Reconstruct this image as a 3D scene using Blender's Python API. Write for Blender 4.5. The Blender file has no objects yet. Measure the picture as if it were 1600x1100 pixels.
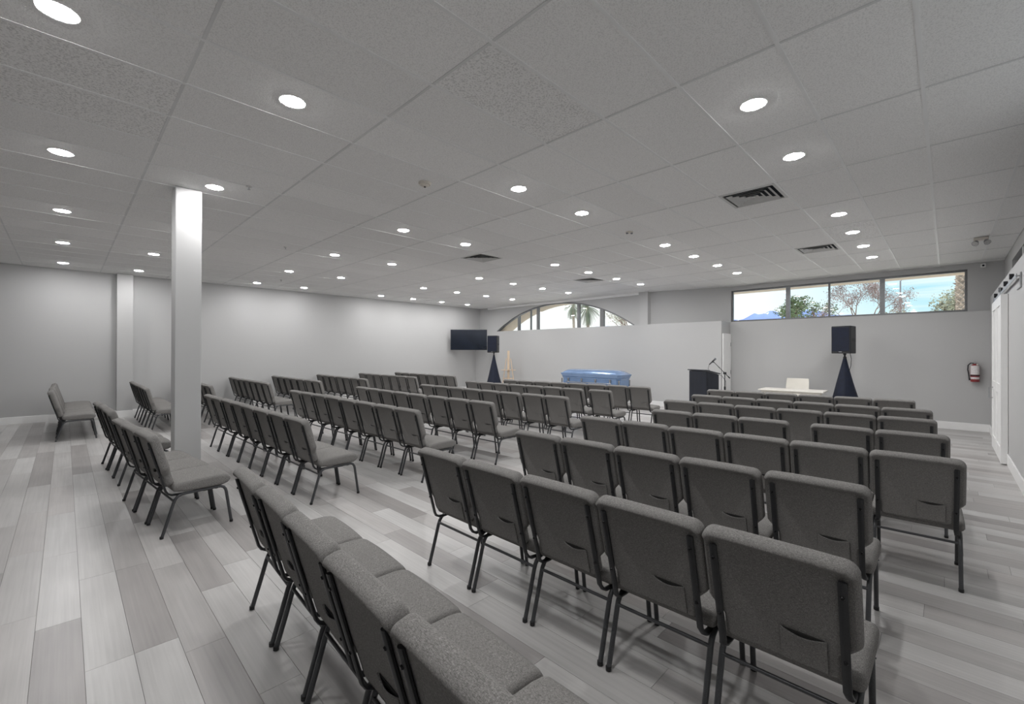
import bpy, bmesh, math, random
from mathutils import Vector, Matrix, Euler
C = bpy.context.scene.collection
SC = bpy.context.scene
PI = math.pi

# ------------------------------------------------------------------ camera
FPX, YAW, PITCH, ROLL, EYE = 689.15, 0.7787, 0.0024, 0.0026, 1.5515
Fv = Vector((math.cos(YAW) * math.cos(PITCH), math.sin(YAW) * math.cos(PITCH), math.sin(PITCH)))
R0 = Vector((math.sin(YAW), -math.cos(YAW), 0)); U0 = R0.cross(Fv)
Rv = R0 * math.cos(ROLL) + U0 * math.sin(ROLL)
Uv = U0 * math.cos(ROLL) - R0 * math.sin(ROLL)
CAM = Vector((0, 0, EYE))
cd = bpy.data.cameras.new('camera'); co = bpy.data.objects.new('camera', cd); C.objects.link(co)
cd.sensor_fit = 'HORIZONTAL'; cd.sensor_width = 36; cd.lens = FPX / 1600 * 36
cd.clip_start = 0.05; cd.clip_end = 5000
M = Matrix((Rv, Uv, -Fv)).transposed().to_4x4(); M.translation = CAM
co.matrix_world = M
SC.camera = co
def project(p):
    d = Vector(p) - CAM; z = d.dot(Fv)
    if z < 0.05: return None
    return (800 + FPX * d.dot(Rv) / z, 550 - FPX * d.dot(Uv) / z)

# ------------------------------------------------------------------ colour management, world, sun
SC.view_settings.view_transform = 'Standard'
SC.view_settings.look = 'None'
SC.view_settings.gamma = 1.0
SC.view_settings.use_curve_mapping = False
SC.view_settings.exposure = 0.0
LAMP = 282.0          # radiance of the ceiling downlights
try:
    SC.cycles.use_denoising = True
    SC.cycles.max_bounces = 12
    SC.cycles.diffuse_bounces = 9
    SC.cycles.transparent_max_bounces = 12
    SC.cycles.sample_clamp_indirect = 6.0
    SC.cycles.caustics_reflective = False
    SC.cycles.caustics_refractive = False
except Exception:
    pass

def N(nt, t, **kw):
    n = nt.nodes.new(t)
    for k, v in kw.items():
        if k.startswith('i_'):
            key = k[2:]
            n.inputs[int(key) if key.isdigit() else key].default_value = v
        else:
            setattr(n, k, v)
    return n
def ramp(nt, stops):
    r = nt.nodes.new('ShaderNodeValToRGB')
    e = r.color_ramp.elements
    while len(e) < len(stops): e.new(0.5)
    for el, (p, c) in zip(e, stops):
        el.position = p; el.color = (c[0], c[1], c[2], 1)
    return r

wd = bpy.data.worlds.new('sky'); SC.world = wd; wd.use_nodes = True
nt = wd.node_tree; nt.nodes.clear(); L = nt.links.new
tc = N(nt, 'ShaderNodeTexCoord'); sep = N(nt, 'ShaderNodeSeparateXYZ'); L(tc.outputs['Generated'], sep.inputs[0])
base = ramp(nt, [(0.0, (.84, .92, .96)), (0.10, (.46, .78, .90)), (0.30, (.24, .56, .82)), (1.0, (.10, .30, .62))])
L(sep.outputs[2], base.inputs[0])
zz = N(nt, 'ShaderNodeMath', operation='ADD', i_1=0.16); L(sep.outputs[2], zz.inputs[0])
zm = N(nt, 'ShaderNodeMath', operation='MAXIMUM', i_1=0.05); L(zz.outputs[0], zm.inputs[0])
dx = N(nt, 'ShaderNodeMath', operation='DIVIDE'); L(sep.outputs[0], dx.inputs[0]); L(zm.outputs[0], dx.inputs[1])
dy = N(nt, 'ShaderNodeMath', operation='DIVIDE'); L(sep.outputs[1], dy.inputs[0]); L(zm.outputs[0], dy.inputs[1])
cb = N(nt, 'ShaderNodeCombineXYZ'); L(dx.outputs[0], cb.inputs[0]); L(dy.outputs[0], cb.inputs[1])
mp = N(nt, 'ShaderNodeMapping'); mp.inputs['Scale'].default_value = (1.9, .55, 1); mp.inputs['Location'].default_value = (1.3, .2, 0)
L(cb.outputs[0], mp.inputs[0])
cn = N(nt, 'ShaderNodeTexNoise', i_Scale=1.1, i_Detail=7.0, i_Roughness=0.55); L(mp.outputs[0], cn.inputs['Vector'])
cr = ramp(nt, [(0.42, (0, 0, 0)), (0.66, (1, 1, 1))]); L(cn.outputs[0], cr.inputs[0])
# white haze in the sky colour, growing towards the arched-window side
hz = N(nt, 'ShaderNodeMapRange', i_1=0.02, i_2=0.30); L(sep.outputs[1], hz.inputs[0])
mx = N(nt, 'ShaderNodeMath', operation='MAXIMUM'); L(cr.outputs[0], mx.inputs[0]); L(hz.outputs[0], mx.inputs[1])
cm = N(nt, 'ShaderNodeMix', data_type='RGBA'); L(mx.outputs[0], cm.inputs[0]); L(base.outputs[0], cm.inputs[6])
cm.inputs[7].default_value = (1.0, 1.0, 1.0, 1)
bg = N(nt, 'ShaderNodeBackground', i_Strength=1.2); L(cm.outputs[2], bg.inputs[0])
wo = N(nt, 'ShaderNodeOutputWorld'); L(bg.outputs[0], wo.inputs[0])

sd = bpy.data.lights.new('sun', 'SUN'); sd.energy = 4.6; sd.angle = 0.02; sd.color = (1, .97, .92)
so = bpy.data.objects.new('sun', sd); C.objects.link(so)
so.rotation_euler = Vector((0.36, 0.20, -0.90)).to_track_quat('-Z', 'Y').to_euler()
for nm, y, w in (('portal_right', 2.0, 4.7), ('portal_arch', 10.0, 6.4)):
    pl = bpy.data.lights.new(nm, 'AREA'); pl.shape = 'RECTANGLE'; pl.size = w; pl.size_y = 1.0
    pl.cycles.is_portal = True
    po = bpy.data.objects.new(nm, pl); C.objects.link(po)
    po.location = (13.16 if 'right' in nm else 12.60, y, 2.9)
    po.rotation_euler = Vector((-1, 0, 0)).to_track_quat('-Z', 'Z').to_euler()

# ------------------------------------------------------------------ materials
def mat(name, col, rough=0.6, metal=0.0, spec=0.5, noise=None, bump=None, **kw):
    """noise=(scale, amount[, stretch xyz]) varies the colour; bump=(scale, strength, distance[, stretch])."""
    m = bpy.data.materials.new(name); m.use_nodes = True
    nt = m.node_tree; b = nt.nodes['Principled BSDF']; L = nt.links.new
    b.inputs['Base Color'].default_value = (*col, 1); b.inputs['Roughness'].default_value = rough
    b.inputs['Metallic'].default_value = metal; b.inputs['Specular IOR Level'].default_value = spec
    for k, v in kw.items(): b.inputs[k].default_value = v
    tc = None
    if noise or bump: tc = N(nt, 'ShaderNodeTexCoord')
    if noise:
        mpn = N(nt, 'ShaderNodeMapping'); mpn.inputs['Scale'].default_value = noise[2] if len(noise) > 2 else (1, 1, 1)
        L(tc.outputs['Object'], mpn.inputs[0])
        n = N(nt, 'ShaderNodeTexNoise', i_Scale=noise[0], i_Detail=4.0); L(mpn.outputs[0], n.inputs['Vector'])
        a = noise[1]
        r = ramp(nt, [(0.3, [c * (1 - a) for c in col]), (0.7, [min(1, c * (1 + a)) for c in col])])
        L(n.outputs[0], r.inputs[0]); L(r.outputs[0], b.inputs['Base Color'])
    if bump:
        mpn = N(nt, 'ShaderNodeMapping'); mpn.inputs['Scale'].default_value = bump[3] if len(bump) > 3 else (1, 1, 1)
        L(tc.outputs['Object'], mpn.inputs[0])
        n = N(nt, 'ShaderNodeTexNoise', i_Scale=bump[0], i_Detail=3.0); L(mpn.outputs[0], n.inputs['Vector'])
        bp = N(nt, 'ShaderNodeBump', i_Strength=bump[1], i_Distance=bump[2]); L(n.outputs[0], bp.inputs['Height'])
        L(bp.outputs[0], b.inputs['Normal'])
    return m

def fabric_material():
    m = bpy.data.materials.new('grey_tweed'); m.use_nodes = True
    nt = m.node_tree; b = nt.nodes['Principled BSDF']; L = nt.links.new
    tc = N(nt, 'ShaderNodeTexCoord')
    outs = []
    for s in ((420, 110, 1100), (420, 1100, 110), (110, 1100, 420)):
        mpn = N(nt, 'ShaderNodeMapping'); mpn.inputs['Scale'].default_value = s
        L(tc.outputs['Object'], mpn.inputs[0])
        n = N(nt, 'ShaderNodeTexNoise', i_Scale=1.0, i_Detail=2.0); L(mpn.outputs[0], n.inputs['Vector']); outs.append(n.outputs[0])
    a = N(nt, 'ShaderNodeMath', operation='ADD'); L(outs[0], a.inputs[0]); L(outs[1], a.inputs[1])
    a2 = N(nt, 'ShaderNodeMath', operation='ADD'); L(a.outputs[0], a2.inputs[0]); L(outs[2], a2.inputs[1])
    d = N(nt, 'ShaderNodeMath', operation='DIVIDE', i_1=3.0); L(a2.outputs[0], d.inputs[0])
    r = ramp(nt, [(0.36, (.078, .075, .072)), (0.5, (.185, .179, .172)), (0.64, (.345, .337, .325))])
    L(d.outputs[0], r.inputs[0]); L(r.outputs[0], b.inputs['Base Color'])
    bp = N(nt, 'ShaderNodeBump', i_Strength=0.25, i_Distance=0.002); L(d.outputs[0], bp.inputs['Height']); L(bp.outputs[0], b.inputs['Normal'])
    b.inputs['Roughness'].default_value = 0.95; b.inputs['Specular IOR Level'].default_value = 0.15
    return m

def plank_material():
    m = bpy.data.materials.new('grey_plank'); m.use_nodes = True
    nt = m.node_tree; b = nt.nodes['Principled BSDF']; L = nt.links.new
    oi = N(nt, 'ShaderNodeObjectInfo'); ge = N(nt, 'ShaderNodeNewGeometry')
    ad = N(nt, 'ShaderNodeMath', operation='ADD'); L(oi.outputs['Random'], ad.inputs[0]); L(ge.outputs['Random Per Island'], ad.inputs[1])
    fr = N(nt, 'ShaderNodeMath', operation='FRACT'); L(ad.outputs[0], fr.inputs[0])
    r = ramp(nt, [(0.0, (.290, .274, .268)), (0.22, (.375, .360, .352)), (0.5, (.450, .440, .432)), (0.8, (.500, .492, .484)), (1.0, (.400, .379, .369))])
    L(fr.outputs[0], r.inputs[0])
    off = N(nt, 'ShaderNodeMath', operation='MULTIPLY', i_1=37.0); L(fr.outputs[0], off.inputs[0])
    cbx = N(nt, 'ShaderNodeCombineXYZ'); L(off.outputs[0], cbx.inputs[1]); L(off.outputs[0], cbx.inputs[2])
    av = N(nt, 'ShaderNodeVectorMath', operation='ADD'); L(ge.outputs['Position'], av.inputs[0]); L(cbx.outputs[0], av.inputs[1])
    mpn = N(nt, 'ShaderNodeMapping'); mpn.inputs['Scale'].default_value = (55, 1.1, 1); L(av.outputs[0], mpn.inputs[0])
    n = N(nt, 'ShaderNodeTexNoise', i_Scale=1.0, i_Detail=5.0, i_Roughness=0.6); L(mpn.outputs[0], n.inputs['Vector'])
    mp2 = N(nt, 'ShaderNodeMapping'); mp2.inputs['Scale'].default_value = (5, 1.6, 1); L(av.outputs[0], mp2.inputs[0])
    n2 = N(nt, 'ShaderNodeTexNoise', i_Scale=1.0, i_Detail=2.0); L(mp2.outputs[0], n2.inputs['Vector'])
    s = N(nt, 'ShaderNodeMath', operation='ADD'); L(n.outputs[0], s.inputs[0]); L(n2.outputs[0], s.inputs[1])
    mr = N(nt, 'ShaderNodeMapRange', i_1=0.6, i_2=1.4, i_3=0.82, i_4=1.15); L(s.outputs[0], mr.inputs[0])
    mu = N(nt, 'ShaderNodeVectorMath', operation='SCALE'); L(r.outputs[0], mu.inputs[0]); L(mr.outputs[0], mu.inputs['Scale'])
    L(mu.outputs[0], b.inputs['Base Color'])
    b.inputs['Roughness'].default_value = 0.32; b.inputs['Specular IOR Level'].default_value = 0.5
    bp = N(nt, 'ShaderNodeBump', i_Strength=0.12, i_Distance=0.001); L(n.outputs[0], bp.inputs['Height']); L(bp.outputs[0], b.inputs['Normal'])
    return m

def tile_material(name, col, fleck, thr, scale):
    m = bpy.data.materials.new(name); m.use_nodes = True
    nt = m.node_tree; b = nt.nodes['Principled BSDF']; L = nt.links.new
    ge = N(nt, 'ShaderNodeNewGeometry'); oi = N(nt, 'ShaderNodeObjectInfo')
    n = N(nt, 'ShaderNodeTexNoise', i_Scale=scale, i_Detail=3.0, i_Roughness=0.65); L(ge.outputs['Position'], n.inputs['Vector'])
    r = ramp(nt, [(thr, [c * fleck for c in col]), (thr + 0.10, col)]); L(n.outputs[0], r.inputs[0])
    mr = N(nt, 'ShaderNodeMapRange', i_3=0.95, i_4=1.0); L(oi.outputs['Random'], mr.inputs[0])
    mu = N(nt, 'ShaderNodeVectorMath', operation='SCALE'); L(r.outputs[0], mu.inputs[0]); L(mr.outputs[0], mu.inputs['Scale'])
    L(mu.outputs[0], b.inputs['Base Color'])
    b.inputs['Roughness'].default_value = 0.95; b.inputs['Specular IOR Level'].default_value = 0.1
    bp = N(nt, 'ShaderNodeBump', i_Strength=0.6, i_Distance=0.004); L(n.outputs[0], bp.inputs['Height']); L(bp.outputs[0], b.inputs['Normal'])
    return m

def emitter(name, col, strength):
    m = bpy.data.materials.new(name); m.use_nodes = True
    nt = m.node_tree; nt.nodes.clear(); L = nt.links.new
    e = N(nt, 'ShaderNodeEmission', i_Strength=strength); e.inputs[0].default_value = (*col, 1)
    d = N(nt, 'ShaderNodeBsdfDiffuse'); g = N(nt, 'ShaderNodeNewGeometry'); mxs = N(nt, 'ShaderNodeMixShader')
    L(g.outputs['Backfacing'], mxs.inputs[0]); L(e.outputs[0], mxs.inputs[1]); L(d.outputs[0], mxs.inputs[2])
    o = N(nt, 'ShaderNodeOutputMaterial'); L(mxs.outputs[0], o.inputs[0])
    return m

def glass_material():
    m = bpy.data.materials.new('window_glass'); m.use_nodes = True
    nt = m.node_tree; nt.nodes.clear(); L = nt.links.new
    t = N(nt, 'ShaderNodeBsdfTransparent'); t.inputs[0].default_value = (.97, .985, .98, 1)
    g = N(nt, 'ShaderNodeBsdfGlossy', i_Roughness=0.02); fz = N(nt, 'ShaderNodeFresnel', i_IOR=1.3); mxs = N(nt, 'ShaderNodeMixShader')
    L(fz.outputs[0], mxs.inputs[0]); L(t.outputs[0], mxs.inputs[1]); L(g.outputs[0], mxs.inputs[2])
    o = N(nt, 'ShaderNodeOutputMaterial'); L(mxs.outputs[0], o.inputs[0])
    return m

m_wall = mat('white_wall_paint', (.485, .485, .485), 0.6, spec=0.3, bump=(90, 0.06, 0.002))
m_wall_dark = mat('low_bounce_grey', (.22, .22, .225), 0.6, bump=(90, 0.06, 0.002))  # back wall darkened so less light bounces onto the chairs
m_trim = mat('white_trim_paint', (.84, .84, .835), 0.4, noise=(6, .02))
m_plank = plank_material()
m_sub = mat('floor_joint', (.16, .15, .145), 0.9, noise=(8, .1))
m_tile = tile_material('ceiling_tile_fine', (.90, .898, .892), 0.84, 0.40, 120)
m_tile2 = tile_material('ceiling_tile_coarse', (.88, .878, .872), 0.74, 0.40, 75)
m_grid = mat('grid_steel', (.66, .665, .665), 0.45, noise=(4, .05))
m_tee = mat('grid_tee_white', (.80, .805, .805), 0.4, noise=(4, .03))
m_plenum = mat('plenum_grey', (.35, .35, .34), 0.9, noise=(3, .1))
m_fab = fabric_material()
m_frame = mat('charcoal_powdercoat', (.062, .064, .068), 0.36, metal=0.25, noise=(300, .25), bump=(900, .08, .0005))
m_bar = mat('shaded_powdercoat', (.024, .025, .027), 0.42, metal=0.2, noise=(300, .25))  # frame coat darkened to carry the shade on the back bars
m_glide = mat('black_nylon', (.012, .012, .013), 0.45, noise=(60, .2))
m_screw = mat('black_screw', (.02, .02, .021), 0.3, metal=0.8, noise=(200, .2))
m_hole = mat('pocket_shade_dark', (.035, .034, .033), 0.95, noise=(300, .3))  # shade of the pocket opening put into a dark colour
m_alu = mat('dark_aluminium', (.19, .195, .20), 0.4, metal=0.5, noise=(30, .1))
m_glass = glass_material()
m_stucco = mat('beige_stucco', (.78, .67, .55), 0.9, noise=(25, .08), bump=(70, .3, .01))
m_black = mat('black_plastic', (.014, .015, .018), 0.5, noise=(80, .2), bump=(250, .2, .001))
m_screen = mat('dark_screen', (.010, .014, .024), 0.16, noise=(2, .2))
m_cloth = mat('navy_black_spandex', (.0045, .0085, .024), 0.8, noise=(14, .25), bump=(20, .1, .004))
m_cask = mat('light_blue_metal', (.205, .315, .520), 0.26, metal=0.35, noise=(5, .06), **{'Coat Weight': 0.6, 'Coat Roughness': 0.08})
m_silver = mat('silver_metal', (.55, .57, .60), 0.25, metal=0.9, noise=(40, .06))
m_steel = mat('brushed_steel', (.42, .43, .44), 0.35, metal=0.8, noise=(60, .08))
m_lect = mat('black_painted_wood', (.012, .015, .024), 0.42, noise=(10, .25, (1, 1, .2)))
m_wood = mat('pale_pine', (.70, .55, .40), 0.55, noise=(14, .14, (1, 1, .15)))
m_white = mat('white_laminate', (.82, .79, .73), 0.4, noise=(5, .02))
m_cream = mat('cream_plastic', (.78, .75, .68), 0.45, noise=(6, .03))
m_red = mat('red_enamel', (.26, .035, .038), 0.3, noise=(20, .08))
m_label = mat('printed_label', (.70, .66, .66), 0.5, noise=(60, .15))
m_vent = mat('vent_white_enamel', (.60, .60, .59), 0.45, noise=(9, .05))
m_dark = mat('unlit_space_dark', (.012, .018, .026), 0.8, noise=(10, .3))  # darkness of unlit space behind vents and clerestory, as a colour
m_plast = mat('ivory_plastic', (.66, .62, .56), 0.5, noise=(30, .06))
m_lens = mat('clear_lamp_lens', (.55, .55, .54), 0.15, metal=0.3, noise=(50, .1))
m_nav = mat('dark_pane', (.010, .014, .030), 0.5, spec=0.02, noise=(3, .2))
m_lamp = emitter('downlight_glow', (1.0, .992, .988), LAMP)
m_bark = mat('bark_brown', (.20, .14, .11), 0.9, noise=(9, .25), bump=(12, .6, .04))
m_palmb = mat('palm_bark', (.38, .32, .27), 0.9, noise=(7, .35), bump=(9, .8, .05))
m_leafg = mat('leaf_green', (.105, .150, .070), 0.7, noise=(1.2, .45))
m_leafo = mat('leaf_olive', (.31, .32, .235), 0.7, noise=(1.2, .4))
m_leafr = mat('leaf_dry_rose', (.27, .21, .205), 0.8, noise=(1.0, .35))
m_leafp = mat('leaf_pale', (.42, .42, .35), 0.8, noise=(1.0, .3))
m_frond = mat('palm_frond', (.20, .235, .17), 0.6, noise=(1.5, .35))
m_hill = mat('haze_tinted_rock', (.20, .27, .52), 1.0, spec=0.0, noise=(.008, .16))  # distance haze put into the blue of the rock
m_ground = mat('gravel_ground', (.70, .66, .60), 0.95, noise=(.8, .2), bump=(20, .4, .03))
m_pole = mat('galvanised_pole', (.22, .23, .25), 0.5, metal=0.4, noise=(8, .15))
m_roof = mat('roof_felt', (.30, .29, .28), 0.9, noise=(3, .1))

# ------------------------------------------------------------------ mesh helpers
class MB:
    def __init__(s): s.v = []; s.f = []
    def add(s, verts, faces):
        o = len(s.v); s.v += [tuple(v) for v in verts]; s.f += [tuple(i + o for i in f) for f in faces]; return s
    def box(s, c, d, rot=None):
        x, y, z = d[0] / 2, d[1] / 2, d[2] / 2
        vs = [Vector(p) for p in ((-x, -y, -z), (x, -y, -z), (x, y, -z), (-x, y, -z), (-x, -y, z), (x, -y, z), (x, y, z), (-x, y, z))]
        if rot: vs = [rot @ v for v in vs]
        vs = [v + Vector(c) for v in vs]
        return s.add(vs, [(0, 3, 2, 1), (4, 5, 6, 7), (0, 1, 5, 4), (1, 2, 6, 5), (2, 3, 7, 6), (3, 0, 4, 7)])
    def span(s, a, b):
        return s.box([(a[i] + b[i]) / 2 for i in range(3)], [abs(b[i] - a[i]) for i in range(3)])
    def tube(s, pts, r, n=8, side=None, r2=None, closed=False):
        """tube along pts; r may be a list; side = fixed sideways axis with half width r and r2 the other half width"""
        pts = [Vector(p) for p in pts]; k = len(pts); rings = []
        rr = r if isinstance(r, (list, tuple)) else [r] * k
        up = None
        for i, p in enumerate(pts):
            t = (pts[min(i + 1, k - 1)] - pts[max(i - 1, 0)]).normalized()
            if side is not None: a = Vector(side); a = (a - t * a.dot(t)).normalized()
            else:
                if up is None: up = Vector((0, 0, 1)) if abs(t.z) < 0.9 else Vector((1, 0, 0))
                a = up - t * up.dot(t); a.normalize(); up = a
            b = t.cross(a)
            ring = []
            for j in range(n):
                q = 2 * PI * (j + .5) / n
                ring.append(p + a * (math.cos(q) * rr[i]) + b * (math.sin(q) * (r2 if r2 else rr[i])))
            rings.append(ring)
        vs = [v for g in rings for v in g]; fs = []
        for i in range(k - 1):
            for j in range(n):
                fs.append((i * n + j, i * n + (j + 1) % n, (i + 1) * n + (j + 1) % n, (i + 1) * n + j))
        fs.append(tuple(range(n - 1, -1, -1))); fs.append(tuple(range((k - 1) * n, k * n)))
        return s.add(vs, fs)
    def cyl(s, a, b, r, n=16, r2=None):
        return s.tube([a, b], [r, r if r2 is None else r2], n)
    def loft(s, rings, cap=True):
        n = len(rings[0]); vs = [v for g in rings for v in g]; fs = []
        for i in range(len(rings) - 1):
            for j in range(n):
                fs.append((i * n + j, i * n + (j + 1) % n, (i + 1) * n + (j + 1) % n, (i + 1) * n + j))
        if cap:
            fs.append(tuple(range(n - 1, -1, -1))); fs.append(tuple(range((len(rings) - 1) * n, len(rings) * n)))
        return s.add(vs, fs)
    def lathe(s, prof, c=(0, 0, 0), n=20):
        return s.loft([[(c[0] + r * math.cos(2 * PI * j / n), c[1] + r * math.sin(2 * PI * j / n), c[2] + z) for j in range(n)] for r, z in prof])
    def prism(s, poly, axis, a, b):
        """poly of 2D points extruded along axis ('x','y','z') from a to b"""
        def mk(p, t):
            return {'x': (t, p[0], p[1]), 'y': (p[0], t, p[1]), 'z': (p[0], p[1], t)}[axis]
        return s.loft([[mk(p, a) for p in poly], [mk(p, b) for p in poly]])
    def mesh(s, name, m, smooth=35, bevel=0, seg=2):
        me = bpy.data.meshes.new(name)
        me.from_pydata(s.v, [], s.f)
        bm = bmesh.new(); bm.from_mesh(me)
        bmesh.ops.recalc_face_normals(bm, faces=bm.faces)
        if bevel:
            es = [e for e in bm.edges if len(e.link_faces) == 2 and e.calc_face_angle(0) > 0.6]
            bmesh.ops.bevel(bm, geom=es, offset=bevel, segments=seg, affect='EDGES', profile=0.5, clamp_overlap=True)
        bm.to_mesh(me); bm.free()
        me.materials.append(m)
        if smooth:
            me.polygons.foreach_set('use_smooth', [True] * len(me.polygons))
            me.set_sharp_from_angle(angle=math.radians(smooth))
        return me
    def build(s, name, m, parent=None, smooth=35, bevel=0, seg=2, **kw):
        return link(name, s.mesh(name, m, smooth, bevel, seg), parent)

def link(name, me, parent=None, loc=None):
    o = bpy.data.objects.new(name, me); C.objects.link(o)
    if parent: o.parent = parent
    if loc: o.location = loc
    return o
def thing(name, label, cat, loc=(0, 0, 0), rz=0, group=None, me=None):
    o = bpy.data.objects.new(name, me); C.objects.link(o)
    o.location = loc; o.rotation_euler = (0, 0, rz); o['label'] = label; o['category'] = cat
    if group: o['group'] = group
    return o
def struct(o, label=None):
    o['kind'] = 'structure'
    if label: o['label'] = label
    return o
def copy_tree(o, parent=None):
    c = o.copy(); C.objects.link(c)
    if parent: c.parent = parent
    for ch in o.children: copy_tree(ch, c)
    return c
ORD = ['zeroth', 'first', 'second', 'third', 'fourth', 'fifth', 'sixth', 'seventh', 'eighth', 'ninth', 'tenth']

# ------------------------------------------------------------------ room dimensions
HC = 3.4196                     # ceiling
XB, YL, YR, YU = -6.0, 14.2, -0.61, -0.81
XP1, XP2, LEDGE = 12.20, 12.87, 2.418      # partitions in front of the windows
XA, XW = 12.42, 13.10           # planes of the arched and the strip window wall
GX, GY = 1.7945, 1.9494         # ceiling grid origin
TX, TY = 1.2192, 0.6096

# ------------------------------------------------------------------ floor and planks
fl = struct(MB().span((XB, YU - .1, -.12), (13.3, YL + .2, -.004)).build('floor', m_sub, smooth=0), 'grey wood-look plank floor')
rnd = random.Random(7)
PW, PL = 0.184, 1.22
cands = []
k = 0
x = XB
while x < 12.9:
    off = rnd.random() * PL
    y = YR - off
    while y < YL:
        y0, y1 = max(y, YR), min(y + PL, YL)
        if y1 - y0 > 0.03: cands.append((x, y0, min(x + PW, 12.87), y1))
        y += PL
    x += PW
def inview(c):
    ok = 0
    for px in (c[0], c[2]):
        for py in (c[1], (c[1] + c[3]) / 2, c[3]):
            q = project((px, py, 0))
            if q and -30 < q[0] < 1630 and q[1] < 1130: ok += 1
    return ok
def dist(c): return math.hypot((c[0] + c[2]) / 2, (c[1] + c[3]) / 2)
vis = sorted([c for c in cands if inview(c) and c[3] - c[1] > 1.2], key=dist)[:298]
visset = set(vis)
pm = MB().span((.0009, .0009, -.005), (PW - .0009, PL - .0009, 0)).mesh('plank', m_plank, smooth=0)
for c in vis: link('plank', pm, fl, (c[0], c[1], 0))
rest = MB()
for c in cands:
    if c not in visset: rest.span((c[0] + .0009, c[1] + .0009, -.005), (c[2] - .0009, c[3] - .0009, 0))
o = rest.build('planks', m_plank, fl, smooth=0); o['kind'] = 'stuff'

# ------------------------------------------------------------------ ceiling, tiles, grid
ce = struct(MB().span((XB, YU - .2, HC + .04), (13.3, YL + .2, HC + .3)).build('ceiling', m_plenum, smooth=0), 'white suspended tile ceiling')
VENTS = [(3, -1), (6, -1), (3, 7), (6, 7)]
def tilebox(w): return MB().span((.004, .004, .003), (w - .004, TY - .004, .030))
tm = {0: tilebox(TX).mesh('ceiling_tile', m_tile, smooth=0), 1: tilebox(TX).mesh('ceiling_tile', m_tile2, smooth=0)}
th = tilebox(TY).mesh('ceiling_tile', m_tile, smooth=0)
COARSE = {(0, 0), (-2, 4), (-2, 3), (5, -2)}
tc_ = []
for i in range(-5, 10):
    for j in range(-5, 21):
        x0, y0 = GX + i * TX, GY + j * TY
        x1, y1 = min(x0 + TX, 13.12), min(y0 + TY, YL)
        x0c, y0c = max(x0, XB), max(y0, YU)
        if x1 - x0c < .05 or y1 - y0c < .05: continue
        tc_.append((i, j, x0c, y0c, x1, y1))
def tview(t):
    for a in (t[2], t[4]):
        for b in (t[3], t[5]):
            q = project((a, b, HC))
            if q and -40 < q[0] < 1640 and q[1] > -40: return True
    return False
full = [t for t in tc_ if abs(t[4] - t[2] - TX) < .01 and abs(t[5] - t[3] - TY) < .01]
near = sorted([t for t in full if tview(t)], key=lambda t: math.hypot(t[2], t[3]))[:292]
nset = set(near); rest = MB()
for t in tc_:
    i, j = t[0], t[1]
    if t in nset:
        if (i, j) in VENTS: link('ceiling_tile', th, ce, (t[2] + TY, t[3], HC))
        else: link('ceiling_tile', tm[1 if (i, j) in COARSE else 0], ce, (t[2], t[3], HC))
    else:
        rest.span((t[2] + .004, t[3] + .004, HC + .003), (t[4] - .004, t[5] - .004, HC + .03))
o = rest.build('ceiling_tiles', m_tile, ce, smooth=0); o['kind'] = 'stuff'
for i in range(-4, 10):
    xx = GX + i * TX
    if xx < 13.1: MB().span((xx - .010, YU, HC), (xx + .010, YL, HC + .012)).build('grid_runner', m_grid, ce, smooth=0)
for j in range(-4, 21):
    yy = GY + j * TY
    if yy < YL: MB().span((XB, yy - .012, HC - .001), (13.1, yy + .012, HC + .012)).build('grid_tee', m_tee, ce, smooth=0)

# ------------------------------------------------------------------ walls
WT = 0.16
struct(MB().span((XB - WT, YL, 0), (13.4, YL + WT, HC + .3)).build('wall_left', m_wall, smooth=0), 'long white wall on the left')
struct(MB().span((XB - WT, YU - .3, 0), (XB, YL, HC + .3)).build('wall_back', m_wall_dark, smooth=0), 'unseen wall behind the viewer, darkened to cut bounced light')
# right partition (lower wall) and the wall with dark clerestory panes behind it
struct(MB().span((XB, YR - .12, 0), (XP2, YR, 2.685)).build('wall_right', m_wall, smooth=0), 'low white partition on the right')
up = MB()
up.span((XB, YU - .12, 2.0), (13.3, YU, 2.76)); up.span((XB, YU - .12, 3.20), (13.3, YU, HC + .3)); up.span((11.65, YU - .12, 2.76), (13.3, YU, 3.20))
struct(up.build('wall_right_upper', m_wall, smooth=0), 'white upper wall with dark panes')
cw = struct(MB().span((5.0, YU - .11, 2.76), (11.65, YU - .09, 3.20)).build('window_3', m_dark, smooth=0), 'dark clerestory window above the right partition')
for a, b in ((10.30, 11.63), (8.92, 10.22), (7.54, 8.84), (6.16, 7.46)):
    MB().span((a, YU - .085, 2.77), (b, YU - .07, 3.19)).build('pane', m_nav, cw, smooth=0)  # opaque panes; the unlit room behind is put into their colour
for a in (10.26, 8.88, 7.50):
    MB().span((a - .04, YU - .09, 2.76), (a + .04, YU - .01, 3.20)).build('mullion', m_trim, cw, smooth=0)
# partitions below the windows
struct(MB().span((XP1, 4.255, 0), (XP1 + .66, YL, LEDGE)).build('wall_front_left', m_wall, smooth=0), 'white half-height wall under the arched window')
struct(MB().span((XP2, YR - .2, 0), (XP2 + .20, 4.255, LEDGE)).build('wall_front_right', m_wall, smooth=0), 'white half-height wall under the strip window')
# upper wall behind the right partition, with the strip window opening
WZ0, WZ1, WY0, WY1 = 2.44, 3.31, -0.30, 4.31
w = MB()
w.span((XW, YU - .3, 0), (XW + .22, WY0, HC + .3)); w.prism([(XW, WY1), (XW + .22, WY1), (12.85, 6.45), (12.52, 6.45)], 'z', 0, HC + .3)
w.span((XW, WY0, 0), (XW + .22, WY1, WZ0)); w.span((XW, WY0, WZ1), (XW + .22, WY1, HC + .3))
struct(w.build('wall_front_upper', m_wall, smooth=0), 'white upper wall around the strip window')
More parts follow.
